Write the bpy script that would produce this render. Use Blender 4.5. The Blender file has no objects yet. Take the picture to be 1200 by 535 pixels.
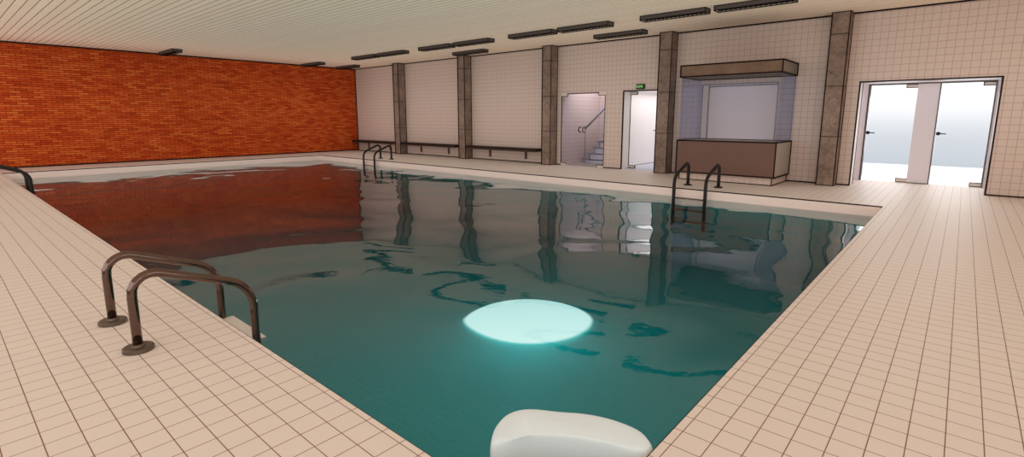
import bpy, bmesh, math, random
from mathutils import Vector, Matrix
random.seed(4)
S = bpy.context.scene
C = S.collection

# ---------------------------------------------------------------- layout (metres)
W = 14.586            # face of the tiled back wall (Y)
B = -23.115           # face of the brick wall (X)
H = 4.01              # ceiling
XR, YN = 6.0, -4.0    # right wall, near wall
PX1, PX2, PY1, PY2 = -21.21, -0.974, 1.419, 11.46   # pool edges
WL = -0.20            # water level
PD = -1.80            # pool bottom
T = 0.1467            # tile pitch
WT = 0.45             # back wall thickness
YD = 16.15            # outer door partition

def lin(r, g, b):
    f = lambda v: (v/255/12.92) if v/255 <= .04045 else ((v/255+.055)/1.055)**2.4
    return (f(r), f(g), f(b), 1)

# ---------------------------------------------------------------- materials
class NT:
    def __init__(s, name):
        s.m = bpy.data.materials.new(name); s.m.use_nodes = True
        s.t = s.m.node_tree; s.t.nodes.clear()
        s.out = s.t.nodes.new('ShaderNodeOutputMaterial')
    def n(s, kind, **kw):
        nd = s.t.nodes.new(kind)
        for k, v in kw.items():
            setattr(nd, k, v)
        return nd
    def l(s, a, b): s.t.links.new(a, b)
    def math(s, op, a, b=None, c=None):
        nd = s.n('ShaderNodeMath', operation=op)
        for i, v in enumerate((a, b, c)):
            if v is None: continue
            if isinstance(v, (int, float)): nd.inputs[i].default_value = v
            else: s.l(v, nd.inputs[i])
        return nd.outputs[0]
    def mix(s, fac, a, b, blend='MIX'):
        nd = s.n('ShaderNodeMix', data_type='RGBA', blend_type=blend)
        for sock, v in ((nd.inputs[0], fac), (nd.inputs[6], a), (nd.inputs[7], b)):
            if isinstance(v, (int, float, tuple)): sock.default_value = v
            else: s.l(v, sock)
        return nd.outputs[2]
    def noise(s, scale, detail=3, rough=.5, vec=None, dist=0.0):
        nd = s.n('ShaderNodeTexNoise')
        nd.inputs['Scale'].default_value = scale; nd.inputs['Detail'].default_value = detail
        nd.inputs['Roughness'].default_value = rough; nd.inputs['Distortion'].default_value = dist
        s.l(vec if vec is not None else s.pos(), nd.inputs['Vector'])
        return nd.outputs['Fac']
    def pos(s):
        return s.n('ShaderNodeTexCoord').outputs['Object']
    def xyz(s):
        sp = s.n('ShaderNodeSeparateXYZ'); s.l(s.pos(), sp.inputs[0]); return sp.outputs
    def bsdf(s, col, rough=.5, metal=0., spec=.5):
        b = s.n('ShaderNodeBsdfPrincipled')
        if isinstance(col, tuple): b.inputs['Base Color'].default_value = col
        else: s.l(col, b.inputs['Base Color'])
        b.inputs['Roughness'].default_value = rough; b.inputs['Metallic'].default_value = metal
        b.inputs['Specular IOR Level'].default_value = spec
        s.l(b.outputs[0], s.out.inputs[0]); return b
    def ramp(s, fac, stops):
        r = s.n('ShaderNodeValToRGB'); cr = r.color_ramp
        while len(cr.elements) < len(stops): cr.elements.new(.5)
        for e, (p, c) in zip(cr.elements, stops): e.position = p; e.color = c
        s.l(fac, r.inputs[0]); return r.outputs[0]

def plain(name, col, rough=.6, metal=0., spec=.3, var=.08, scale=6):
    m = NT(name)
    n = m.noise(scale, 4, .6)
    dark = tuple(c*(1-var) for c in col[:3])+(1,); light = tuple(min(1, c*(1+var)) for c in col[:3])+(1,)
    m.bsdf(m.mix(n, dark, light), rough, metal, spec)
    return m.m

def grid_mask(m, a, b, pa, pb, w):
    """1 on the joints of a square tile grid along sockets a and b."""
    def line(v, p):
        f = m.math('FRACT', m.math('DIVIDE', m.math('SUBTRACT', v, p), T))
        d = m.math('MINIMUM', f, m.math('SUBTRACT', 1.0, f))
        return m.math('LESS_THAN', d, w/2/T)
    return m.math('MAXIMUM', line(a, pa), line(b, pb))

def tiles(name, axes, phases, tile, grout, w, rough, spec, fine=0.):
    m = NT(name); x = m.xyz()
    g = grid_mask(m, x[axes[0]], x[axes[1]], phases[0], phases[1], w)
    n = m.noise(1.3, 2)
    base = m.mix(n, tuple(c*.97 for c in tile[:3])+(1,), tile)
    if fine:
        n2 = m.noise(170, 2, .6)
        base = m.mix(m.math('MULTIPLY', n2, fine), base, tuple(c*.6 for c in tile[:3])+(1,))
    m.bsdf(m.mix(g, base, grout), rough, 0, spec)
    return m.m

M = {}
TILE = lin(212, 193, 182)
M['wall_tile'] = tiles('wall_tile', (0, 2), (-0.048, 0.0), TILE, lin(166, 138, 126), .0075, .45, .25)
M['side_tile'] = tiles('side_wall_tile', (1, 2), (0.208, 0.0), TILE, lin(166, 138, 126), .0075, .45, .25)
M['floor_tile'] = tiles('floor_tile', (0, 1), (-0.488, 0.208), lin(212, 198, 186), lin(118, 84, 68), .0050, .5, .2, .22)
M['white'] = plain('white_plaster', lin(232, 226, 224), .7, 0, .2, .02)
M['panel_white'] = plain('hatch_panel_paint', lin(230, 222, 226), .6, 0, .2, .02)
M['ground'] = plain('pale_paving', lin(238, 238, 240), .8, 0, .1, .03)
M['line'] = plain('dark_joint_sealant', lin(38, 26, 22), .7, 0, .15, .1)
M['black_metal'] = plain('black_metal', lin(24, 22, 22), .4, 0, .4, .1)
M['lamp_metal'] = plain('lamp_grey_metal', lin(86, 75, 71), .5, 0, .4, .12)
M['lamp_dark'] = plain('lamp_louvre_black', lin(16, 15, 15), .5, 0, .3, .1)
M['bench_wood'] = plain('dark_bench_wood', lin(72, 52, 42), .55, 0, .3, .2, 9)
M['bench_top'] = plain('black_bench_top', lin(30, 25, 23), .5, 0, .3, .1)
M['bracket'] = plain('brown_bracket', lin(98, 74, 64), .5, 0, .3, .1)
M['patch'] = plain('beige_fitting', lin(224, 210, 200), .45, 0, .3, .04)
M['counter'] = plain('brown_counter_panel', lin(110, 81, 70), .4, 0, .35, .14, 1.2)
M['counter_side'] = plain('grey_counter_end', lin(168, 155, 142), .5, 0, .3, .05, 2)
M['stair_grey'] = plain('stair_blue_grey', lin(150, 147, 154), .5, 0, .3, .05)
M['stair_white'] = plain('stair_back_panel', lin(226, 222, 226), .6, 0, .2, .02)
M['corridor_floor'] = plain('grey_corridor_floor', lin(188, 188, 200), .6, 0, .2, .03)
M['frame_grey'] = plain('grey_door_frame', lin(104, 98, 98), .5, 0, .3, .05)

# concrete with mottling, dot holes are small geometry-free specks
def concrete(name, c1, c2):
    m = NT(name)
    n1 = m.noise(3.2, 5, .62); n2 = m.noise(19, 4, .6)
    f = m.math('ADD', m.math('MULTIPLY', n1, .7), m.math('MULTIPLY', n2, .3))
    col = m.ramp(f, [(.34, c1), (.66, c2)])
    z = m.xyz()[2]
    fr = m.math('FRACT', m.math('DIVIDE', z, 1.172))
    j = m.math('LESS_THAN', m.math('MINIMUM', fr, m.math('SUBTRACT', 1.0, fr)), .009)
    X = m.xyz()
    def near(v, period, off):
        q = m.math('FRACT', m.math('ADD', m.math('DIVIDE', m.math('SUBTRACT', v, off), period), .5))
        return m.math('MULTIPLY', m.math('SUBTRACT', q, .5), period)
    dz = near(z, .586, .30)
    def holes(v):
        dv = m.math('SUBTRACT', m.math('ABSOLUTE', v), .085)
        return m.math('LESS_THAN', m.math('ADD', m.math('MULTIPLY', dv, dv), m.math('MULTIPLY', dz, dz)), .00016)
    nf = m.n('ShaderNodeNewGeometry'); sn = m.n('ShaderNodeSeparateXYZ'); m.l(nf.outputs['Normal'], sn.inputs[0])
    fy = m.math('GREATER_THAN', m.math('ABSOLUTE', sn.outputs[1]), .5)
    hl = m.math('ADD', m.math('MULTIPLY', holes(X[0]), fy), m.math('MULTIPLY', holes(X[1]), m.math('SUBTRACT', 1.0, fy)))
    j = m.math('MAXIMUM', j, hl)
    m.bsdf(m.mix(j, col, tuple(c*.45 for c in c1[:3])+(1,)), .75, 0, .2)
    return m.m
M['concrete'] = concrete('shuttered_concrete', lin(104, 88, 78), lin(160, 137, 123))
def fascia(name, c1, c2):
    m = NT(name)
    n1 = m.noise(2.6, 5, .62); n2 = m.noise(23, 4, .6)
    f = m.math('ADD', m.math('MULTIPLY', n1, .6), m.math('MULTIPLY', n2, .4))
    m.bsdf(m.ramp(f, [(.34, c1), (.66, c2)]), .7, 0, .2)
    return m.m
M['fascia'] = fascia('brown_fascia', lin(108, 84, 68), lin(134, 108, 90))
M['fascia_end'] = fascia('grey_fascia_end', lin(118, 108, 96), lin(138, 126, 113))

# brick
m = NT('orange_brick')
x = m.xyz()
cv = m.n('ShaderNodeCombineXYZ'); m.l(x[1], cv.inputs[0]); m.l(x[2], cv.inputs[1])
br = m.n('ShaderNodeTexBrick', offset=.47, offset_frequency=2, squash=1.0)
m.l(cv.outputs[0], br.inputs['Vector'])
br.inputs['Color1'].default_value = (0, 0, 0, 1); br.inputs['Color2'].default_value = (1, 1, 1, 1)
br.inputs['Mortar'].default_value = (0, 0, 0, 1)
br.inputs['Scale'].default_value = 1.0; br.inputs['Mortar Size'].default_value = .0085
br.inputs['Mortar Smooth'].default_value = .3; br.inputs['Bias'].default_value = 0
br.inputs['Brick Width'].default_value = .287; br.inputs['Row Height'].default_value = .0727
big = m.noise(.9, 3, .6, cv.outputs[0]); fine = m.noise(26, 3, .6, cv.outputs[0])
bw = m.n('ShaderNodeRGBToBW'); m.l(br.outputs['Color'], bw.inputs[0])
f = m.math('ADD', m.math('MULTIPLY', bw.outputs[0], .62), m.math('ADD', m.math('MULTIPLY', big, .2), m.math('MULTIPLY', fine, .12)))
col = m.ramp(f, [(.08, lin(164, 52, 18)), (.35, lin(190, 74, 28)), (.62, lin(204, 90, 38)), (.92, lin(218, 116, 54))])
col = m.mix(br.outputs['Fac'], col, lin(84, 38, 20))
m.bsdf(col, .8, 0, .15)
M['brick'] = m.m

# ceiling boards running along X
m = NT('pale_ceiling_boards'); x = m.xyz()
u = m.math('DIVIDE', m.math('SUBTRACT', x[1], 1.628), .1725)
fr = m.math('FRACT', u); d = m.math('MINIMUM', fr, m.math('SUBTRACT', 1.0, fr))
g = m.math('LESS_THAN', d, .045)
wn = m.n('ShaderNodeTexWhiteNoise', noise_dimensions='1D'); m.l(m.math('FLOOR', u), wn.inputs['W'])
base = m.mix(wn.outputs['Value'], lin(238, 217, 194), lin(243, 222, 199))
m.bsdf(m.mix(g, base, lin(130, 88, 68)), .7, 0, .15)
M['ceiling'] = m.m

# pool lining: pale tile band above the water line, teal below
m = NT('pool_lining'); x = m.xyz()
up = m.math('GREATER_THAN', x[2], WL-.14)
nb = m.noise(.6, 2)
teal = m.mix(nb, lin(30, 206, 206), lin(36, 214, 212))
m.bsdf(m.mix(up, teal, lin(250, 224, 214)), .6, 0, .2)
M['pool'] = m.m

# water: mirror layer over clear tinted body, fine and long ripples
m = NT('pool_water_surface')
pp = m.n('ShaderNodeVectorMath', operation='ADD'); m.l(m.pos(), pp.inputs[0]); pp.inputs[1].default_value = (36.5, 15.5, 8.5); pp = pp.outputs[0]
long_ = m.noise(.42, 1.5, .45, pp, .6)
mid = m.noise(1.05, 1.0, .45, pp, .5)
fine = m.noise(11, 2, .5, pp, .4)
hgt = m.math('ADD', m.math('MULTIPLY', long_, .095), m.math('ADD', m.math('MULTIPLY', mid, .008), m.math('MULTIPLY', fine, .0005)))
bp = m.n('ShaderNodeBump'); bp.inputs['Strength'].default_value = 1.0; bp.inputs['Distance'].default_value = 1.0
m.l(hgt, bp.inputs['Height'])
fz = m.n('ShaderNodeFresnel'); fz.inputs['IOR'].default_value = 1.47; m.l(bp.outputs[0], fz.inputs['Normal'])
gl = m.n('ShaderNodeBsdfGlossy'); gl.inputs['Roughness'].default_value = .012; gl.inputs['Color'].default_value = (1, 1, 1, 1)
m.l(bp.outputs[0], gl.inputs['Normal'])
tr = m.n('ShaderNodeBsdfTransparent'); tr.inputs['Color'].default_value = (.90, .98, .97, 1)
mx = m.n('ShaderNodeMixShader'); m.l(fz.outputs[0], mx.inputs[0]); m.l(tr.outputs[0], mx.inputs[1]); m.l(gl.outputs[0], mx.inputs[2])
m.l(mx.outputs[0], m.out.inputs[0])
va = m.n('ShaderNodeVolumeAbsorption'); va.inputs['Color'].default_value = (.02, .45, .48, 1); va.inputs['Density'].default_value = .42
m.l(va.outputs[0], m.out.inputs['Volume'])
M['water'] = m.m

def glass(name, tint, refl=.06):
    m = NT(name)
    lw = m.n('ShaderNodeFresnel'); lw.inputs['IOR'].default_value = 1.15
    gl = m.n('ShaderNodeBsdfGlossy'); gl.inputs['Roughness'].default_value = .02
    tr = m.n('ShaderNodeBsdfTransparent'); tr.inputs['Color'].default_value = tint
    mx = m.n('ShaderNodeMixShader')
    m.l(m.math('MULTIPLY', lw.outputs[0], refl/.1), mx.inputs[0]); m.l(tr.outputs[0], mx.inputs[1]); m.l(gl.outputs[0], mx.inputs[2])
    m.l(mx.outputs[0], m.out.inputs[0])
    return m.m
# two faces are crossed per pane, so each face carries the root of the tint
M['glass_clear'] = glass('clear_glass', (.985, .99, .995, 1), .04)
M['glass_blue'] = glass('blue_glass', (.83, .845, .91, 1), .05)
M['glass_kiosk'] = glass('kiosk_front_glass', (.985, .98, .99, 1), .03)
M['glass_side'] = glass('kiosk_blue_side_glass', (.80, .85, .97, 1), .03)

m = NT('stainless_steel')
n = m.noise(40, 2)
m.bsdf(m.mix(n, lin(104, 86, 78), lin(120, 100, 92)), .08, 1.0, .5)
M['steel'] = m.m
M['flange'] = plain('dull_steel_flange', lin(104, 92, 80), .35, .7, .4, .1)
M['float'] = plain('white_vinyl', lin(206, 217, 218), .5, 0, .3, .02)
M['tread'] = plain('pale_step_plastic', lin(196, 188, 180), .5, 0, .3, .04)

def emit(name, col, strength, soft=False):
    m = NT(name)
    e = m.n('ShaderNodeEmission'); e.inputs[0].default_value = col; e.inputs[1].default_value = strength
    if soft:      # frosted rim: the lens gives off less towards its edge
        at = m.n('ShaderNodeAttribute', attribute_name='edge')
        r = m.n('ShaderNodeMapRange', interpolation_type='SMOOTHSTEP'); m.l(at.outputs['Fac'], r.inputs[0])
        r.inputs[1].default_value = 1.0; r.inputs[2].default_value = .92; r.inputs[3].default_value = .0; r.inputs[4].default_value = strength
        r.inputs[4].default_value = 1.0
        tp = m.n('ShaderNodeBsdfTransparent'); mx = m.n('ShaderNodeMixShader'); m.l(r.outputs[0], mx.inputs[0]); m.l(tp.outputs[0], mx.inputs[1]); m.l(e.outputs[0], mx.inputs[2])
        m.l(mx.outputs[0], m.out.inputs[0]); return m.m
    m.l(e.outputs[0], m.out.inputs[0]); return m.m
M['sign_green'] = emit('lit_green_sign', lin(52, 118, 44), 1.0)
M['sign_text'] = emit('lit_sign_letters', lin(170, 196, 150), 1.0)
M['lamp_lens'] = emit('underwater_lamp_lens', (1.0, .72, .67, 1), 3.3, True)
M['ceiling_lens'] = emit('corridor_lamp_lens', (1, .98, .96, 1), 6.0)

# ---------------------------------------------------------------- mesh helpers
class MB:
    def __init__(s): s.bm = bmesh.new(); s.mats = []
    def mi(s, mat):
        if mat is None: return 0
        if mat not in s.mats: s.mats.append(mat)
        return s.mats.index(mat)
    def box(s, x0, x1, y0, y1, z0, z1, mat=None, front=None, bev=0):
        """Axis box; `front` is the material of the face that looks to -Y."""
        r = bmesh.ops.create_cube(s.bm, size=1)
        vs = r['verts']
        for v in vs:
            v.co = Vector(((x0+x1)/2+v.co.x*(x1-x0), (y0+y1)/2+v.co.y*(y1-y0), (z0+z1)/2+v.co.z*(z1-z0)))
        fs = list({f for v in vs for f in v.link_faces})
        for f in fs:
            f.normal_update()
            f.material_index = s.mi(front if front is not None and f.normal.y < -.9 else mat)
        if bev:
            es = list({e for v in vs for e in v.link_edges})
            bmesh.ops.bevel(s.bm, geom=es, offset=bev, segments=2, affect='EDGES', profile=.6)
        return s
    def tube(s, pts, r, mat=None, seg=14, cap=True):
        pts = [Vector(p) for p in pts]; rings = []
        n0 = None
        for i, p in enumerate(pts):
            a = pts[max(i-1, 0)]; b = pts[min(i+1, len(pts)-1)]; t = (b-a).normalized()
            if n0 is None:
                n0 = t.orthogonal().normalized()
            n0 = (n0-t*n0.dot(t)).normalized(); b0 = t.cross(n0)
            rings.append([s.bm.verts.new(p+(n0*math.cos(k*2*math.pi/seg)+b0*math.sin(k*2*math.pi/seg))*r) for k in range(seg)])
        i0 = s.mi(mat)
        for q, w in zip(rings, rings[1:]):
            for k in range(seg):
                f = s.bm.faces.new((q[k], q[(k+1) % seg], w[(k+1) % seg], w[k])); f.smooth = True; f.material_index = i0
        if cap:
            for rg, rev in ((rings[0], True), (rings[-1], False)):
                f = s.bm.faces.new(list(reversed(rg)) if rev else rg); f.material_index = i0
        return s
    def wire(s, x0, x1, y0, y1, z0, z1, w):
        """The twelve edges of a box as one connected bar frame of width w."""
        g = .007
        x0 -= g; x1 += g; y0 -= g; y1 += g; z0 -= g*.5; z1 += g*.5
        r = bmesh.ops.create_cube(s.bm, size=1); vs = r['verts']
        for v in vs:
            v.co = Vector(((x0+x1)/2+v.co.x*(x1-x0), (y0+y1)/2+v.co.y*(y1-y0), (z0+z1)/2+v.co.z*(z1-z0)))
        fs = list({f for v in vs for f in v.link_faces})
        bmesh.ops.wireframe(s.bm, faces=fs, thickness=w, use_replace=True, use_even_offset=True, use_boundary=True, use_relative_offset=False)
        return s
    def lathe(s, c, prof, axis='Z', mat=None, seg=28):
        """prof: (radius, height) pairs from the bottom up, closed at both ends."""
        rings = []; i0 = s.mi(mat)
        for (r, h) in prof:
            ring = []
            for k in range(seg):
                a = k*2*math.pi/seg
                p = (r*math.cos(a), r*math.sin(a), h)
                if axis == 'Y': p = (p[0], p[2], p[1])
                ring.append(s.bm.verts.new(Vector(c)+Vector(p)))
            rings.append(ring)
        for q, w in zip(rings, rings[1:]):
            for k in range(seg):
                f = s.bm.faces.new((q[k], q[(k+1) % seg], w[(k+1) % seg], w[k])); f.material_index = i0
        s.bm.faces.new(list(reversed(rings[0]))).material_index = i0
        s.bm.faces.new(rings[-1]).material_index = i0
        return s
    def prism(s, poly, z0, z1, mat=None):
        lo = [s.bm.verts.new((x, y, z0)) for x, y in poly]; hi = [s.bm.verts.new((x, y, z1)) for x, y in poly]
        i0 = s.mi(mat); n = len(poly)
        fs = [s.bm.faces.new(list(reversed(lo))), s.bm.faces.new(hi)]
        for k in range(n):
            fs.append(s.bm.faces.new((lo[k], lo[(k+1) % n], hi[(k+1) % n], hi[k])))
        for f in fs: f.material_index = i0
        return s
    def build(s, name, mat=None, parent=None):
        bmesh.ops.recalc_face_normals(s.bm, faces=s.bm.faces[:])
        me = bpy.data.meshes.new(name)
        if mat is not None: me.materials.append(mat)
        for q in s.mats: me.materials.append(q) if not (mat is not None and q == mat) else None
        s.bm.to_mesh(me); s.bm.free()
        o = bpy.data.objects.new(name, me); C.objects.link(o)
        if parent is not None: o.parent = parent
        return o

def tag(o, label=None, cat=None, group=None, kind=None):
    if label: o['label'] = label
    if cat: o['category'] = cat
    if group: o['group'] = group
    if kind: o['kind'] = kind
    return o
def struct(mb, name, mat=None, label=None):
    o = mb.build(name, mat); o['kind'] = 'structure'
    if label: o['label'] = label
    return o
def empty(name, loc, label, cat, group=None):
    o = bpy.data.objects.new(name, None); C.objects.link(o); o.location = loc; o.empty_display_size = .1
    return tag(o, label, cat, group)
def kids(o): return [c for c in C.objects if c.parent == o]
def copy_tree(o, loc=None, parent=None):
    c = o.copy(); C.objects.link(c)
    if parent is not None: c.parent = parent
    if loc is not None: c.location = loc
    for ch in kids(o): copy_tree(ch, None, c)
    return c

# ================================================================ the room
mb = MB()
mb.box(B, PX1, YN, W, -.25, 0); mb.box(PX2, XR, YN, W, -.25, 0)
mb.box(PX1, PX2, YN, PY1, -.25, 0); mb.box(PX1, PX2, PY2, W, -.25, 0)
mb.box(-1.95, .477, W, W+WT, -.25, 0); mb.box(-2.9, 1.4, W+WT, YD+.1, -.25, 0)
struct(mb, 'floor', M['floor_tile'], 'beige square tiled pool deck around the water')

struct(MB().box(B-.2, XR+.2, YN-.2, W+WT, H, H+.15), 'ceiling', M['ceiling'], 'pale boarded ceiling with thin dark joints')

# back wall with its openings (stair door, corridor door, kiosk hatch, terrace doors)
OS = (-10.49, -8.78, 2.42); OC = (-8.13, -6.75, 2.435); OH = (-5.64, -3.71, 1.03, 2.5); OT = (-1.95, .477, 2.436)
mb = MB()
wt, ww = M['wall_tile'], M['white']
def wb(x0, x1, z0, z1): mb.box(x0, x1, W, W+WT, z0, z1, ww, wt)
wb(B-.2, OS[0], 0, H); wb(OS[0], OS[1], OS[2], H); wb(OS[1], OC[0], 0, H); wb(OC[0], OC[1], OC[2], H)
wb(OC[1], OH[0], 0, H); wb(OH[0], OH[1], 0, OH[2]); wb(OH[0], OH[1], OH[3], H); wb(OH[1], OT[0], 0, H)
wb(OT[0], OT[1], OT[2], H); wb(OT[1], XR+.2, 0, H)
struct(mb, 'wall_back', None, 'white square tiled wall with doors and kiosk hatch')

struct(MB().box(B-.2, B, YN-.2, W, 0, H), 'wall_left', M['brick'], 'orange brick end wall')

# right wall and near wall (behind the camera) with big invented windows that bring light in
def window_wall(name, axis, fixed, lo, hi, openings, mat):
    mb = MB()
    z0, z1 = .5, 3.7
    def bx(a, b, c, d):
        if axis == 'x': mb.box(a, b, fixed-.2, fixed, c, d)
        else: mb.box(fixed, fixed+.2, a, b, c, d)
    bx(lo, hi, 0, z0); bx(lo, hi, z1, H)
    cur = lo
    for a, b in openings:
        bx(cur, a, z0, z1); cur = b
    bx(cur, hi, z0, z1)
    struct(mb, name, mat)
near_ops = [(-22+4.55*i, -22+4.55*i+4.0) for i in range(6)]
right_ops = [(-3.0+4.5*i, -3.0+4.5*i+3.9) for i in range(2)]
window_wall('wall_near', 'x', YN, B, XR, near_ops, M['wall_tile'])
window_wall('wall_right', 'y', XR, YN, W, right_ops, M['side_tile'])
wi = 2
def window(axis, fixed, a, b):  # unseen windows, added to let daylight into the room
    global wi
    z0, z1 = .5, 3.7
    root = empty('window_%d' % wi, ((a+b)/2 if axis == 'x' else fixed+.1, fixed-.1 if axis == 'x' else (a+b)/2, z0), None, None)
    root['kind'] = 'structure'; wi += 1
    w2 = (b-a)/2; f = MB(); g = MB()
    def bx(q, u0, u1, v0, v1, t):
        if axis == 'x': q.box(u0, u1, -t, t, v0, v1)
        else: q.box(-t, t, u0, u1, v0, v1)
    h = z1-z0
    for u in (-w2, -w2/3, w2/3, w2-.06): bx(f, u, u+.06, 0, h, .04)
    bx(f, -w2, w2, 0, .06, .04); bx(f, -w2, w2, h-.06, h, .04)
    bx(g, -w2+.03, w2-.03, .03, h-.03, .006)
    f.build('window_frame', M['black_metal'], root); g.build('pane', M['glass_clear'], root)
for a, b in near_ops: window('x', YN, a, b)
for a, b in right_ops: window('y', XR, a, b)

# pool basin
mb = MB(); t = .18
mb.box(PX1-t, PX2+t, PY1-t, PY2+t, PD-t, PD)
mb.box(PX1-t, PX1, PY1-t, PY2+t, PD, -.25); mb.box(PX2, PX2+t, PY1-t, PY2+t, PD, -.25)
mb.box(PX1, PX2, PY1-t, PY1, PD, -.25); mb.box(PX1, PX2, PY2, PY2+t, PD, -.25)
# lining of the deck edge down to the water
for q in ((PX1-.001, PX1+.004, PY1, PY2), (PX2-.004, PX2+.001, PY1, PY2), (PX1, PX2, PY1-.001, PY1+.004), (PX1, PX2, PY2-.004, PY2+.001)):
    mb.box(*q, -.26, -.02)
basin = struct(mb, 'pool_basin', M['pool'], 'sunken pool basin with pale tile band above teal lining')

# water body
o = MB().box(PX1-.06, PX2+.06, PY1-.06, PY2+.06, PD-.06, WL).build('pool_water', M['water'])
tag(o, 'teal rippled water filling the swimming pool', 'water', kind='stuff')

# drawn outlines along the room's edges, added as slim dark bars
def outline_bar(n, mb): struct(mb, 'trim_%d' % n, M['line'])
outline_bar(1, MB().box(B, XR, W-.02, W, H-.034, H))                      # back wall to ceiling
outline_bar(2, MB().box(B, B+.02, YN, W, H-.05, H))                       # brick wall to ceiling
outline_bar(3, MB().box(B, B+.02, YN, W, 0, .045))                        # brick wall to floor
mb = MB()                                                          # back wall to floor
for a, b in ((B, OS[0]), (OS[1], OC[0]), (OC[1], -5.62), (-3.34, OT[0]), (OT[1], XR)): mb.box(a, b, W-.02, W, 0, .03)
outline_bar(4, mb)
outline_bar(5, MB().box(B, B+.03, W-.03, W, 0, H))                        # corner of brick and tile
mb = MB(); e = .016
mb.box(PX1-e*2, PX1+.006, PY1-.01, PY2, -.015, .003); mb.box(PX1, PX2, PY2-.006, PY2+.034, -.015, .003)
mb.box(PX2-.002, PX2+.002, PY1, PY2+.03, -.008, .001); mb.box(PX1, PX2, PY1-.001, PY1+.002, -.006, .001)
outline_bar(6, mb)                                                        # rim of the pool
mb = MB()                                                          # door and hatch surrounds
def surround(x0, x1, z1, w, z0=0, sides=(1, 1)):
    if sides[0]: mb.box(x0-w/2, x0+w/2, W-.008, W+.03, z0, z1+w/2)
    if sides[1]: mb.box(x1-w/2, x1+w/2, W-.008, W+.03, z0, z1+w/2)
    mb.box(x0, x1, W-.008, W+.03, z1-w/2, z1+w/2)
surround(OC[0], OC[1], OC[2], .035)
surround(OT[0], OT[1], OT[2], .028)
outline_bar(7, mb)

# ---------------------------------------------------------------- concrete pillars
PXS = [-19.128, -14.896, -10.683, -6.453, -2.224]
PL = ['concrete pillar nearest the brick wall, between the first two benches', 'concrete pillar between the middle bench and the longest bench',
      'concrete pillar beside the blue glass stair door', 'concrete pillar between the bright white corridor door and the kiosk',
      'concrete pillar between the kiosk and the two terrace glass doors']
PD_, PW = .375, .357
for i, (px, lab) in enumerate(zip(PXS, PL)):
    r = empty('concrete_pillar', (px-PW/2, W-PD_/2, 0), lab, 'pillar', 'concrete pillars along the tiled wall')
    r['kind'] = 'thing'
    hx, hy = PW/2, PD_/2
    shaft = MB().box(-hx, hx, -hy, hy, 0, H).build('shaft', M['concrete'], r)
    lw = (.040, .036, .03, .026, .024)[i]; e = lw*1.35
    MB().wire(-hx, hx, -hy, hy-.007, 0.005, H-.004, e).build('edge_bead', M['line'], r)  # drawn edge outline, added as dark bars

# ---------------------------------------------------------------- wall benches
def bench(x0, x1, brs, lab):
    r = empty('wall_bench', ((x0+x1)/2, W-.2, 0), lab, 'bench', 'dark wall benches between the pillars')
    cx = (x0+x1)/2; hw = (x1-x0)/2
    MB().box(-hw, hw, -.185, .2, .465, .535).build('seat', M['bench_top'], r)
    f = MB(); f.box(-hw, hw, -.180, -.135, .415, .47); f.box(-hw, hw, .14, .19, .425, .488)
    f.box(-hw, -hw+.05, -.14, .15, .43, .486); f.box(hw-.05, hw, -.14, .15, .43, .486)
    f.build('apron', M['bench_wood'], r)
    for bx in brs:
        q = MB(); q.box(bx-cx-.05, bx-cx+.05, .165, .2, .12, .43); q.box(bx-cx-.05, bx-cx+.05, -.10, .2, .40, .43)
        q.build('bracket', M['bracket'], r)
bench(B+.03, -19.50, (-22.17, -20.4), 'dark wall bench in the corner against the brick wall')
bench(-19.08, -15.5, (-18.1, -16.28), 'dark wall bench between the first and second concrete pillars from the brick wall')
bench(-14.86, -11.3, (-13.87, -12.06), 'dark wall bench ending at the pillar beside the glass stair door')

# ---------------------------------------------------------------- ceiling lamps
LL, LW, LH = 1.55, .265, .105
def make_lamp(loc, lab, grp):
    r = empty('louvred_ceiling_lamp', loc, lab, 'ceiling lamp', grp)
    h = MB()
    h.box(0, LL, 0, .02, -LH+.02, -.012); h.box(0, LL, LW-.02, LW, -LH+.02, -.012)
    h.box(0, LL, .02, LW-.02, -.045, 0)
    h.build('housing', M['lamp_metal'], r)
    for a, b in ((0, .03), (LL-.03, LL)):
        MB().box(a-.004, b+.004, .016, LW-.016, -LH+.028, -.014).build('end_cap', M['lamp_metal'], r)
    MB().wire(-.002, LL+.002, 0, LW, -LH+.004, -.004, .03).build('rim', M['lamp_dark'], r)  # black bars added along the edges as a drawn outline
    l_ = MB(); n = 15
    for k in range(n): l_.box(.06+k*(LL-.14)/(n-1), .075+k*(LL-.14)/(n-1), .02, LW-.02, -LH+.006, -.045)
    l_.box(.02, LL-.02, LW/2-.006, LW/2+.006, -LH+.004, -.045)
    l_.build('louvre', M['lamp_dark'], r)
    tb = MB()
    for y in (.075, LW-.075): tb.tube([(.07, y, -.066), (LL-.07, y, -.066)], .013, seg=10)
    tb.build('tube', M['lamp_metal'], r)
    return r
G1 = 'ceiling lamps in the long paired row'; G2 = 'single ceiling lamps in front of the pillars'
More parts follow.
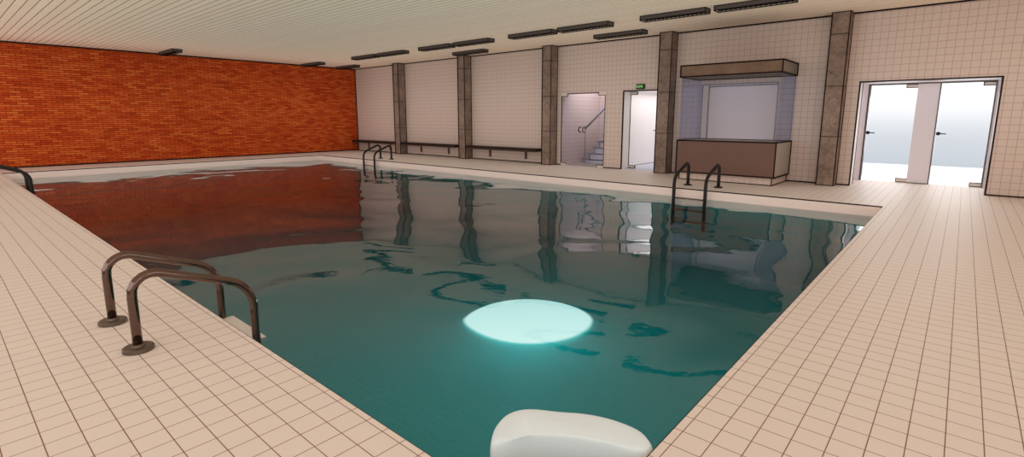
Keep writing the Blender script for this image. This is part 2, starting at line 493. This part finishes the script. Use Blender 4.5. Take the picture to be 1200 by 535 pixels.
LAMPS = [(-22.83, 11.69, 'dark ceiling lamp at the brick wall, one of two close together above the corner', G1),
         (-18.72, 11.69, 'dark ceiling lamp farthest away in the paired row, end nearer the brick wall', G1),
         (-16.96, 11.69, 'dark ceiling lamp joined end to end with the farthest lamp of the paired row', G1),
         (-14.51, 11.69, 'dark ceiling lamp in the second pair from the brick wall, farther half', G1),
         (-12.74, 11.69, 'dark ceiling lamp in the second pair from the brick wall, nearer half', G1),
         (-10.35, 11.69, 'dark ceiling lamp of the pair above the stair door pillar, farther half', G1),
         (-8.58, 11.69, 'dark ceiling lamp of the pair above the stair door pillar, nearer half', G1),
         (-6.13, 11.69, 'dark ceiling lamp of the nearest pair, left of the topmost lamp', G1),
         (-4.37, 11.69, 'dark ceiling lamp nearest the camera, touching the top of the view', G1),
         (-22.75, 13.36, 'dark ceiling lamp right in the corner of brick and tiled walls', G2),
         (-14.60, 13.36, 'dark ceiling lamp directly above the second concrete pillar', G2),
         (-8.48, 13.36, 'dark ceiling lamp by itself above the stair door and corridor door', G2),
         (-22.73, 6.18, 'lone dark ceiling lamp along the middle of the brick wall', 'lone lamp at the brick wall')]
proto = None
for x, y, lab, g in LAMPS:
    if proto is None: proto = make_lamp((x, y, H), lab, g)
    else:
        o = copy_tree(proto, (x, y, H)); tag(o, lab, 'ceiling lamp', g)

# ---------------------------------------------------------------- pool ladders
def rail_path():
    """Profile in (distance from the deck foot towards the water, height)."""
    pts = [(0, .02), (0, .20), (0, .38)]
    cx, cz, r = .13, .40, .13
    for k in range(1, 8):
        a = math.pi-k*math.radians(111)/7
        pts.append((cx+r*math.cos(a), cz+r*math.sin(a)))
    # straight slope down, then bend to vertical
    p1 = pts[-1]; d = (math.cos(math.radians(-21)), math.sin(math.radians(-21)))
    p2 = (.62, p1[1]+(.62-p1[0])*d[1]/d[0]); pts.append(((p1[0]+p2[0])/2, (p1[1]+p2[1])/2)); pts.append(p2)
    r2 = .265; c2 = (p2[0]+r2*math.sin(math.radians(-21)), p2[1]-r2*math.cos(math.radians(-21)))
    for k in range(1, 8):
        a = math.radians(90-21-k*69/7)
        pts.append((c2[0]+r2*math.cos(a), c2[1]+r2*math.sin(a)))
    xe = pts[-1][0]; pts += [(xe, -.1), (xe, -.5), (xe, -.92)]
    return pts
RP = rail_path(); RX = RP[-1][0]
def make_ladder(loc, sgn, lab, mat, fl, st_, rad):
    """sgn +1: the water lies towards +Y from the deck foot."""
    r = empty('pool_ladder', loc, lab, 'pool ladder', 'steel pool ladders')
    if sgn < 0: r.rotation_euler = (0, 0, math.pi)
    hw = .364
    for sx in (-hw, hw):
        rl = MB().tube([(sx, a, z) for a, z in RP], rad, seg=18).build('rail', mat, r)
        MB().lathe((sx, 0, 0), [(.094, 0), (.096, .006), (.094, .024), (.086, .030), (.044, .031), (.040, .046), (.033, .048)], mat=None).build('foot_flange', fl, rl)
    for z in (-.21, -.47, -.73):
        q = MB(); q.box(-hw+.015, hw-.015, RX-.03, RX+.085, z-.014, z+.014, bev=.006)
        q.build('step', st_, r)
    return r
LADDERS = [((-4.555, .815, 0), 1, 'steel pool ladder with two bent rails closest to the viewer'),
           ((-17.29, .815, 0), 1, 'dark pool ladder at the left picture border, mostly cut off'),
           ((-4.545, 12.10, 0), -1, 'black pool ladder standing in front of the kiosk'),
           ((-17.29, 12.12, 0), -1, 'black pool ladder in front of the corner bench')]
make_ladder(*LADDERS[0], M['steel'], M['flange'], M['tread'], .031)
lad = make_ladder(*LADDERS[1], M['black_metal'], M['black_metal'], M['bench_top'], .038)
for loc, sgn, lab in LADDERS[2:]:
    o = copy_tree(lad, loc); o['label'] = lab
    o.rotation_euler = (0, 0, math.pi if sgn < 0 else 0)

# ---------------------------------------------------------------- kiosk
KX0, KX1, KY = -5.705, -3.29, 13.2
k = empty('attendant_kiosk', ((KX0+KX1)/2, (KY+W)/2, 0), 'glazed kiosk with brown counter and fascia built against the tiled wall', 'kiosk')
cx, cy = (KX0+KX1)/2, (KY+W)/2
def kb(x0, x1, y0, y1, z0, z1, **kw): return MB().box(x0-cx, x1-cx, y0-cy, y1-cy, z0, z1, **kw)
kb(KX0+.08, KX1-.05, KY+.05, W-.002, 0, .2).build('plinth', M['wall_tile'], k)
q = MB(); q.box(KX0-cx, KX1-cx, KY-cy, W-.002-cy, .2, 1.03, mat=M['counter_side'], front=M['counter'])
ctr = q.build('counter', None, k)
q = MB(); q.box(KX0-cx, KX1-cx, KY-cy, W-.002-cy, 2.655, 2.935, mat=M['fascia_end'], front=M['fascia'])
q.build('fascia', None, k)
g = .012
kb(KX0+.02, KX1-.02, KY+.02, KY+.02+g, 1.03, 2.655).build('front_glass', M['glass_kiosk'], k)
for x in (KX0+.02, KX1-.02-g):
    kb(x, x+g, KY+.02+g, W-.005, 1.03, 2.655).build('side_glass', M['glass_side'], k)
w = .044
for z0, z1 in ((.2, 1.03), (2.655, 2.935)):
    MB().wire(KX0-cx, KX1-cx, KY-cy, W-.03-cy, z0, z1, w).build('edge_bead', M['line'], k)  # drawn outline of counter and fascia, added as bars
MB().wire(KX0+.08-cx, KX1-.05-cx, KY+.05-cy, W-.03-cy, .008, .196, .034).build('edge_bead', M['line'], k)
q = MB(); q.box(KX1-cx-.024, KX1-cx-.012, W-.03-cy, W-.004-cy, 1.04, 2.65); q.build('glazing_channel', M['glass_blue'], k)

# hatch in the wall behind the kiosk
wn_ = empty('window_1', ((OH[0]+OH[1])/2, W+WT, OH[2]), 'closed white hatch seen through the kiosk glass', None); wn_['kind'] = 'structure'
hx = (OH[1]-OH[0])/2
MB().box(-hx, hx, 0, .05, 0, OH[3]-OH[2]).build('hatch_panel', M['panel_white'], wn_)
q = MB()
q.box(-hx-.03, -hx+.006, -WT-.01, -WT+.02, 0, OH[3]-OH[2]+.03); q.box(hx-.006, hx+.03, -WT-.01, -WT+.02, 0, OH[3]-OH[2]+.03)
q.box(-hx, hx, -WT-.01, -WT+.02, OH[3]-OH[2], OH[3]-OH[2]+.03)
q.box(-hx, -hx+.03, -.015, 0, 0, OH[3]-OH[2]); q.box(hx-.03, hx, -.015, 0, 0, OH[3]-OH[2]); q.box(-hx, hx, -.015, 0, OH[3]-OH[2]-.03, OH[3]-OH[2])
q.build('window_frame', M['stair_grey'], wn_)

# ---------------------------------------------------------------- glass stair door (double leaf, patch fittings)
def door_root(n, loc, lab):
    r = empty('door_%d' % n, loc, lab, None); r['kind'] = 'structure'; return r
d = door_root(1, ((OS[0]+OS[1])/2, W+.02, 0), 'frameless blue glass double door before the stairs')
hw = (OS[1]-OS[0])/2
for sx in (-1, 1):
    a, b = (0.004, hw) if sx > 0 else (-hw, -.004)
    MB().box(a, b, 0, .012, .01, OS[2]).build('pane', M['glass_blue'], d)
    x0, x1 = (hw-.24, hw+.01) if sx > 0 else (-hw-.01, -hw+.24)
    for z0, z1 in ((2.325, 2.435), (0, .085)):
        p = MB().box(x0, x1, -.028, .03, z0, z1, M['patch']).build('patch_fitting', None, d)
        e = MB(); w = .018
        e.box(x0, x1, -.032, -.02, z0 if z0 > 1 else z1-w, (z0+w) if z0 > 1 else z1)
        ix = x0 if sx > 0 else x1
        e.box(ix-w/2, ix+w/2, -.032, -.02, z0, z1)
        e.build('fitting_edge', M['line'], p)
    # curved pull handle
    px_ = -.09 if sx < 0 else .07
    pts = [(px_+.055, -.005, 1.135)] + [(px_+.055-.085*math.cos(math.radians(t_)), -.055, 1.225+.085*math.sin(math.radians(t_))) for t_ in range(-75, 76, 15)] + [(px_+.055, -.005, 1.315)]
    MB().tube(pts, .018, seg=10).build('handle', M['black_metal'], d)
e = MB(); w = .022
e.box(-hw-w/2, -hw+w/2, -.024, -.004, .08, 2.33); e.box(hw-w/2, hw+w/2, -.024, -.004, .08, 2.33); e.box(-hw+.24, hw-.24, -.024, -.004, OS[2]-w/2, OS[2]+w/2)
e.build('edge_seal', M['line'], d)  # drawn outline around the glass, added as dark bars

# stairwell behind
SY = 17.0
struct(MB().box(-10.9, -5.9+.0, 0, 0.01, 0, .01), 'trim_8', M['line']) if False else None
mb = MB(); mb.box(-10.7, -10.484, W+.04, SY+.2, 0, 3.2, M['side_tile']); struct(mb, 'wall_stairwell_side')
mb = MB(); mb.box(-10.49, -8.45, SY, SY+.2, 0, 3.2, M['wall_tile']); struct(mb, 'wall_stairwell_back')
struct(MB().box(-10.7, -8.45, W, SY+.2, -.2, 0), 'floor_stairwell', M['counter_side'])
struct(MB().box(-10.7, -8.45, W+WT, SY+.2, 3.2, 3.35), 'ceiling_stairwell', M['white'])
st = empty('open_staircase', (-10.3, 15.75, 0), 'grey open-tread staircase behind the blue glass door', 'staircase')
tr_, rs_ = .207, .2125
for i in range(7):
    MB().box(.0+i*tr_-.05, i*tr_+.27, 0, 1.15, .145+i*rs_-.035, .145+i*rs_+.035).build('tread', M['stair_grey'], st)
for i in range(7):
    MB().box(i*tr_+.03, 1.62, .03, 1.14, (.11+(i-1)*rs_+.035) if i else 0, .11+i*rs_).build('riser', M['stair_white'], st)
    MB().box(i*tr_+.0, i*tr_+.035, .012, 1.14, (.11+(i-1)*rs_+.03) if i else 0, .112+i*rs_).build('riser_edge', M['stair_grey'], st)
q = MB(); q.tube([(.0, .02, 1.21), (.95, .02, 2.08)], .036, seg=10)
q.tube([(.0, .02, 1.215), (.0, .06, 1.16), (.0, .06, .18)], .012, seg=8)
q.build('handrail', M['stair_grey'], st)

# ---------------------------------------------------------------- bright corridor and its glass door
d = door_root(2, (OC[0], W+WT+.03, 0), 'glass door to the bright white corridor beside the pillar')
MB().box(.02, 1.10, 0, .012, .015, 2.42).build('pane', M['glass_clear'], d)
for z0, z1 in ((2.335, 2.43), (.01, .10)):
    p = MB().box(-.02, .235, -.03, .035, z0, z1).build('patch_fitting', M['patch'], d)
    e = MB(); w = .02
    e.box(-.02, .245, -.036, -.028, z0-.006, z0+w-.006); e.box(.235, .255, -.036, .0, z0, z1); e.box(-.02, .245, -.036, -.028, z1-w, z1)
    e.build('fitting_edge', M['line'], p)
q = MB(); q.lathe((.93, -.03, 1.226), [(.03, 0), (.03, .03)], 'Y', seg=14); q.tube([(.93, -.04, 1.226), (.84, -.045, 1.226)], .013, seg=8); q.build('handle', M['black_metal'], d)
q = MB(); q.box(-.03, .0, -.02, .03, 0, 2.43); q.build('door_frame', M['line'], d)
mb = MB(); mb.box(-8.6, -8.43, W+WT, 20, 0, 2.9, M['white']); mb.box(-6.6, -6.4, W+WT, 20, 0, 2.9, M['white']); mb.box(-8.6, -6.4, 20, 20.2, 0, 2.9, M['white'])
struct(mb, 'wall_corridor', None)
struct(MB().box(-8.45, -6.4, W, 20.2, -.2, 0), 'floor_corridor', M['corridor_floor'])
struct(MB().box(-8.6, -6.4, W+WT, 20.2, 2.46, 2.6), 'ceiling_corridor', M['white'])
struct(MB().box(-8.43, -8.415, W+WT, 20, 0, .025), 'baseboard_corridor', M['stair_grey'])

# exit sign
s_ = empty('exit_sign', (-7.545, W, 2.548), 'small green exit sign above the bright corridor door', 'sign')
q = MB(); q.box(-.135, .135, -.05, 0, -.072, .072); q.build('casing', M['lamp_dark'], s_)
face = MB().box(-.108, .095, -.056, -.048, -.046, .046).build('face', M['sign_green'], s_)
cu = bpy.data.curves.new('lettering', 'FONT'); cu.body = 'EXIT'; cu.size = .088; cu.align_x = 'CENTER'; cu.align_y = 'CENTER'; cu.extrude = .001
lt = bpy.data.objects.new('lettering', cu); C.objects.link(lt); lt.parent = face; lt.location = (-.03, -.058, 0); lt.rotation_euler = (math.pi/2, 0, 0); cu.materials.append(M['sign_text'])
bpy.context.view_layer.update()
me_ = bpy.data.meshes.new_from_object(lt.evaluated_get(bpy.context.evaluated_depsgraph_get())); l2 = bpy.data.objects.new('exit_lettering', me_); C.objects.link(l2)
l2.parent = face; l2.location = lt.location; l2.rotation_euler = lt.rotation_euler; bpy.data.objects.remove(lt)
lt = l2
q = MB(); q.prism([(.052, -.008), (.052, .008), (.07, .008), (.07, .02), (.09, 0), (.07, -.02), (.07, -.008)], 0, .002)
ar = q.build('arrow_mark', M['sign_text'], face); ar.rotation_euler = (math.pi/2, 0, 0); ar.location = (0, -.057, 0)

# ---------------------------------------------------------------- terrace doors
mb = MB(); wt_ = M['panel_white']
mb.box(-2.9, -1.95, YD, YD+.12, 0, H, wt_); mb.box(-.96, -.54, YD, YD+.36, 0, 2.47, wt_); mb.box(.455, 1.4, YD, YD+.12, 0, H, wt_)
mb.box(-1.95, .455, YD, YD+.12, 2.45, H, wt_)
mb.box(-3.05, -2.9, W+WT, YD+.12, 0, H, wt_); mb.box(1.4, 1.55, W+WT, YD+.12, 0, H, wt_)
struct(mb, 'wall_porch', None)
struct(MB().box(-3.05, 1.55, W+WT, YD+.12, 2.46, 2.6), 'ceiling_porch', M['white'])
mb = MB()
mb.box(-1.95, -1.915, YD-.02, YD+.13, 0, 2.45); mb.box(-.985, -.955, YD+.02, YD+.13, 0, 2.45) if False else None
mb.box(-.545, -.52, YD-.01, YD+.13, 0, 2.45); mb.box(.43, .458, YD-.02, YD+.13, 0, 2.45)
mb.box(-1.95, .455, YD-.015, YD+.13, 2.425, 2.46)
mb.box(-.965, -.535, YD-.012, YD, 0, .02); mb.box(-1.955, -1.94, YD-.02, YD, 0, 2.45)
struct(mb, 'trim_8', M['frame_grey'])
mb = MB(); mb.box(OT[0], OT[1], W+.012, W+WT, OT[2]-.012, OT[2]+.004); mb.box(OT[1]-.012, OT[1]+.004, W+.012, W+WT, 0, OT[2]); mb.box(OT[0]-.012, OT[0]+.012, W+WT-.02, W+WT+.004, 0, OT[2]); mb.box(OT[1]-.012, OT[1]+.012, W+WT-.02, W+WT+.004, 0, OT[2]); struct(mb, 'trim_9', M['frame_grey'])  # grey lining puts shade into the lintel underside and right reveal
def terrace_door(n, x0, x1, lab):
    d = door_root(n, (x0, YD+.06, 0), lab); w = x1-x0
    MB().box(.005, w-.005, 0, .012, .012, 2.425).build('pane', M['glass_clear'], d)
    for z0, z1 in ((2.34, 2.428), (.012, .11)):
        p = MB().box(w-.225, w+.005, -.03, .04, z0, z1).build('patch_fitting', M['patch'], d)
        e = MB(); q_ = .016
        e.box(w-.232, w+.005, -.034, -.028, z0-.004, z0+q_-.004); e.box(w-.232, w-.232+q_, -.034, -.028, z0, z1); e.box(w-.232, w+.005, -.034, -.028, z1-q_, z1)
        e.build('fitting_edge', M['line'], p)
    q = MB(); q.lathe((.055, -.055, 1.236), [(.042, 0), (.045, .012), (.042, .055)], 'Y', seg=20)
    q.tube([(.055, -.06, 1.236), (.085, -.068, 1.236), (.2, -.068, 1.232)], .014, seg=10)
    q.build('handle', M['black_metal'], d)
terrace_door(3, -1.93, -.96, 'clear glass terrace door, first of the two in the porch')
terrace_door(4, -.52, .45, 'clear glass terrace door closest to the picture edge')
struct(MB().box(-4.5, 6, YD+.12, 22.55, -.2, 0), 'ground_terrace', M['ground'], 'pale terrace outside the glass doors')

# ---------------------------------------------------------------- things in the water
# glowing lamp on the pool bottom
LC = Vector((-5.22, 6.38)); u_ = Vector((.725, .689)); v_ = Vector((-.689, .725))
def lens_outline(n, sc):
    out = []
    for i in range(n):
        a = i*2*math.pi/n; c, s2 = math.cos(a), math.sin(a)
        e_ = 1.38 if c < 0 else 1.15
        px_ = 1.13*sc*c; py_ = 1.0*sc*math.copysign(abs(s2)**e_, s2)
        out.append(u_*px_+v_*py_)
    return out
r = empty('underwater_lamp', (LC.x, LC.y, PD), 'glowing cyan white oval lamp under the water in the middle of the pool', 'underwater lamp')
MB().prism(lens_outline(64, .80), 0, .03, None).build('lamp_base', M['tread'], r)
bm = bmesh.new(); lay = bm.verts.layers.float.new('edge'); N_ = 96; prev = None
for sc in (0, .4, .8, .86, .9, .94, .97, 1.0):
    ring = [bm.verts.new((p.x, p.y, .07-.03*sc**8)) for p in lens_outline(N_, max(sc, .001))]
    for v_i in ring: v_i[lay] = sc
    if prev:
        for k_ in range(N_): bm.faces.new((prev[k_], prev[(k_+1) % N_], ring[(k_+1) % N_], ring[k_]))
    prev = ring
bmesh.ops.recalc_face_normals(bm, faces=bm.faces[:])
me = bpy.data.meshes.new('lens'); bm.to_mesh(me); bm.free(); me.materials.append(M['lamp_lens'])
o = bpy.data.objects.new('lens', me); C.objects.link(o); o.parent = r

# smooth white rounded body at the near corner, its nature left open
poly = [(-1.63, 1.70), (-1.705, 1.80), (-1.735, 1.91), (-1.715, 2.0), (-1.65, 2.065), (-1.53, 2.135), (-1.39, 2.225), (-1.24, 2.278), (-1.10, 2.284), (-1.01, 2.235), (-.985, 2.17), (-1.04, 2.11), (-1.2, 2.05), (-1.37, 1.965), (-1.5, 1.85), (-1.57, 1.73)]
def smooth_loop(p, n):
    out = []
    for i in range(len(p)):
        a, b, c, d_ = (Vector(p[(i+k_) % len(p)]) for k_ in (-1, 0, 1, 2))
        for k_ in range(n):
            t_ = k_/n
            q_ = .5*((2*b)+(c-a)*t_+(2*a-5*b+4*c-d_)*t_*t_+(-a+3*b-3*c+d_)*t_**3)
            out.append((q_.x, q_.y))
    return out
poly = smooth_loop(poly, 4)
mb = MB(); prev = None; n_ = len(poly); gx = sum(p[0] for p in poly)/n_; gy = sum(p[1] for p in poly)/n_
for k_, (sc, z_) in enumerate([(.9, -.17), (1, -.12), (1, .12), (.996, .15), (.98, .178), (.95, .195), (.90, .203), (.8, .206)]):
    ring = [mb.bm.verts.new((gx+(x_-gx)*sc+1.35, gy+(y_-gy)*sc-2.0, z_)) for x_, y_ in poly]
    if prev is None: mb.bm.faces.new(list(reversed(ring)))
    else:
        for q_ in range(n_): mb.bm.faces.new((prev[q_], prev[(q_+1) % n_], ring[(q_+1) % n_], ring[q_]))
    prev = ring
mb.bm.faces.new(prev)
for f in mb.bm.faces: f.smooth = True
o = mb.build('pool_float', M['float']); o.location = (-1.35, 2.0, WL)
tag(o, 'smooth white rounded float lying in the near corner of the pool', 'pool float')

# ================================================================ light
w = bpy.data.worlds.new('sky'); S.world = w; w.use_nodes = True
nt = w.node_tree; nt.nodes.clear()
out = nt.nodes.new('ShaderNodeOutputWorld'); bg = nt.nodes.new('ShaderNodeBackground')
tc = nt.nodes.new('ShaderNodeTexCoord'); sp = nt.nodes.new('ShaderNodeSeparateXYZ'); nt.links.new(tc.outputs['Generated'], sp.inputs[0])
mp = nt.nodes.new('ShaderNodeMapRange'); mp.inputs[1].default_value = -.14; mp.inputs[2].default_value = .06; nt.links.new(sp.outputs[2], mp.inputs[0])
rp = nt.nodes.new('ShaderNodeValToRGB'); cr = rp.color_ramp
stops = [(0, lin(190, 197, 206)), (.3, lin(204, 210, 217)), (.55, lin(220, 224, 230)), (.66, lin(236, 239, 243)), (.74, lin(253, 253, 255)), (1, (1.25, 1.26, 1.29, 1))]
while len(cr.elements) < len(stops): cr.elements.new(.5)
for e_, (p, c) in zip(cr.elements, stops): e_.position = p; e_.color = c
nt.links.new(mp.outputs[0], rp.inputs[0]); nt.links.new(rp.outputs[0], bg.inputs[0]); bg.inputs[1].default_value = 1.0
nt.links.new(bg.outputs[0], out.inputs[0])

def area(name, loc, rot, sx, sy, power, col=(1, 1, 1)):
    L = bpy.data.lights.new(name, 'AREA'); L.shape = 'RECTANGLE'; L.size = sx; L.size_y = sy; L.energy = power; L.color = col
    o = bpy.data.objects.new(name, L); C.objects.link(o); o.location = loc; o.rotation_euler = rot; return o
WARM = (1, .965, .93)
for a, b in near_ops:
    area('window_daylight', ((a+b)/2, YN+.03, 2.1), (math.pi/2, 0, 0), 3.9, 3.1, 35, WARM)  # added fill lamps just inside the invented windows
for a, b in right_ops:
    area('window_daylight', (XR-.03, (a+b)/2, 2.1), (0, math.pi/2, 0), 3.1, 3.8, 30, WARM)
area('porch_daylight', (-.75, YD+.7, 1.4), (-math.radians(50), 0, 0), 2.4, 2.0, 60, (1, 1, 1)).data.spread = math.pi
L = bpy.data.lights.new('underwater_bulb', 'POINT'); L.energy = 48; L.color = (.75, 1, 1); L.shadow_soft_size = .12
o = bpy.data.objects.new('underwater_bulb', L); C.objects.link(o); o.location = (LC.x+.5, LC.y-.6, PD+1.0)  # added fill light beside the lens, spreads its glow through the pool
area('corridor_lamp', (-7.5, 17.2, 2.44), (0, 0, 0), 1.4, 3.5, 34)
area('stairwell_lamp', (-9.5, 16.0, 3.18), (0, 0, 0), 1.6, 1.6, 40)

# ================================================================ camera
cam = bpy.data.cameras.new('camera'); co = bpy.data.objects.new('camera', cam); C.objects.link(co)
cam.sensor_width = 36; cam.lens = 600.02/1200*36; cam.shift_y = -27.588/1200; cam.clip_start = .05
co.location = (0, 0, 1.6); co.rotation_euler = (math.radians(90-9.594), 0, math.radians(41.1635))
S.camera = co
v = S.view_settings; v.view_transform = 'Standard'; v.look = 'None'; v.gamma = 1; v.exposure = 0; v.use_curve_mapping = False
try:
    S.cycles.diffuse_bounces = 6; S.cycles.max_bounces = 12; S.cycles.transparent_max_bounces = 16; S.cycles.use_denoising = True
    S.cycles.use_fast_gi = True; S.cycles.fast_gi_method = 'ADD'
    w.light_settings.ao_factor = .3; w.light_settings.distance = 2.5
except Exception:
    pass
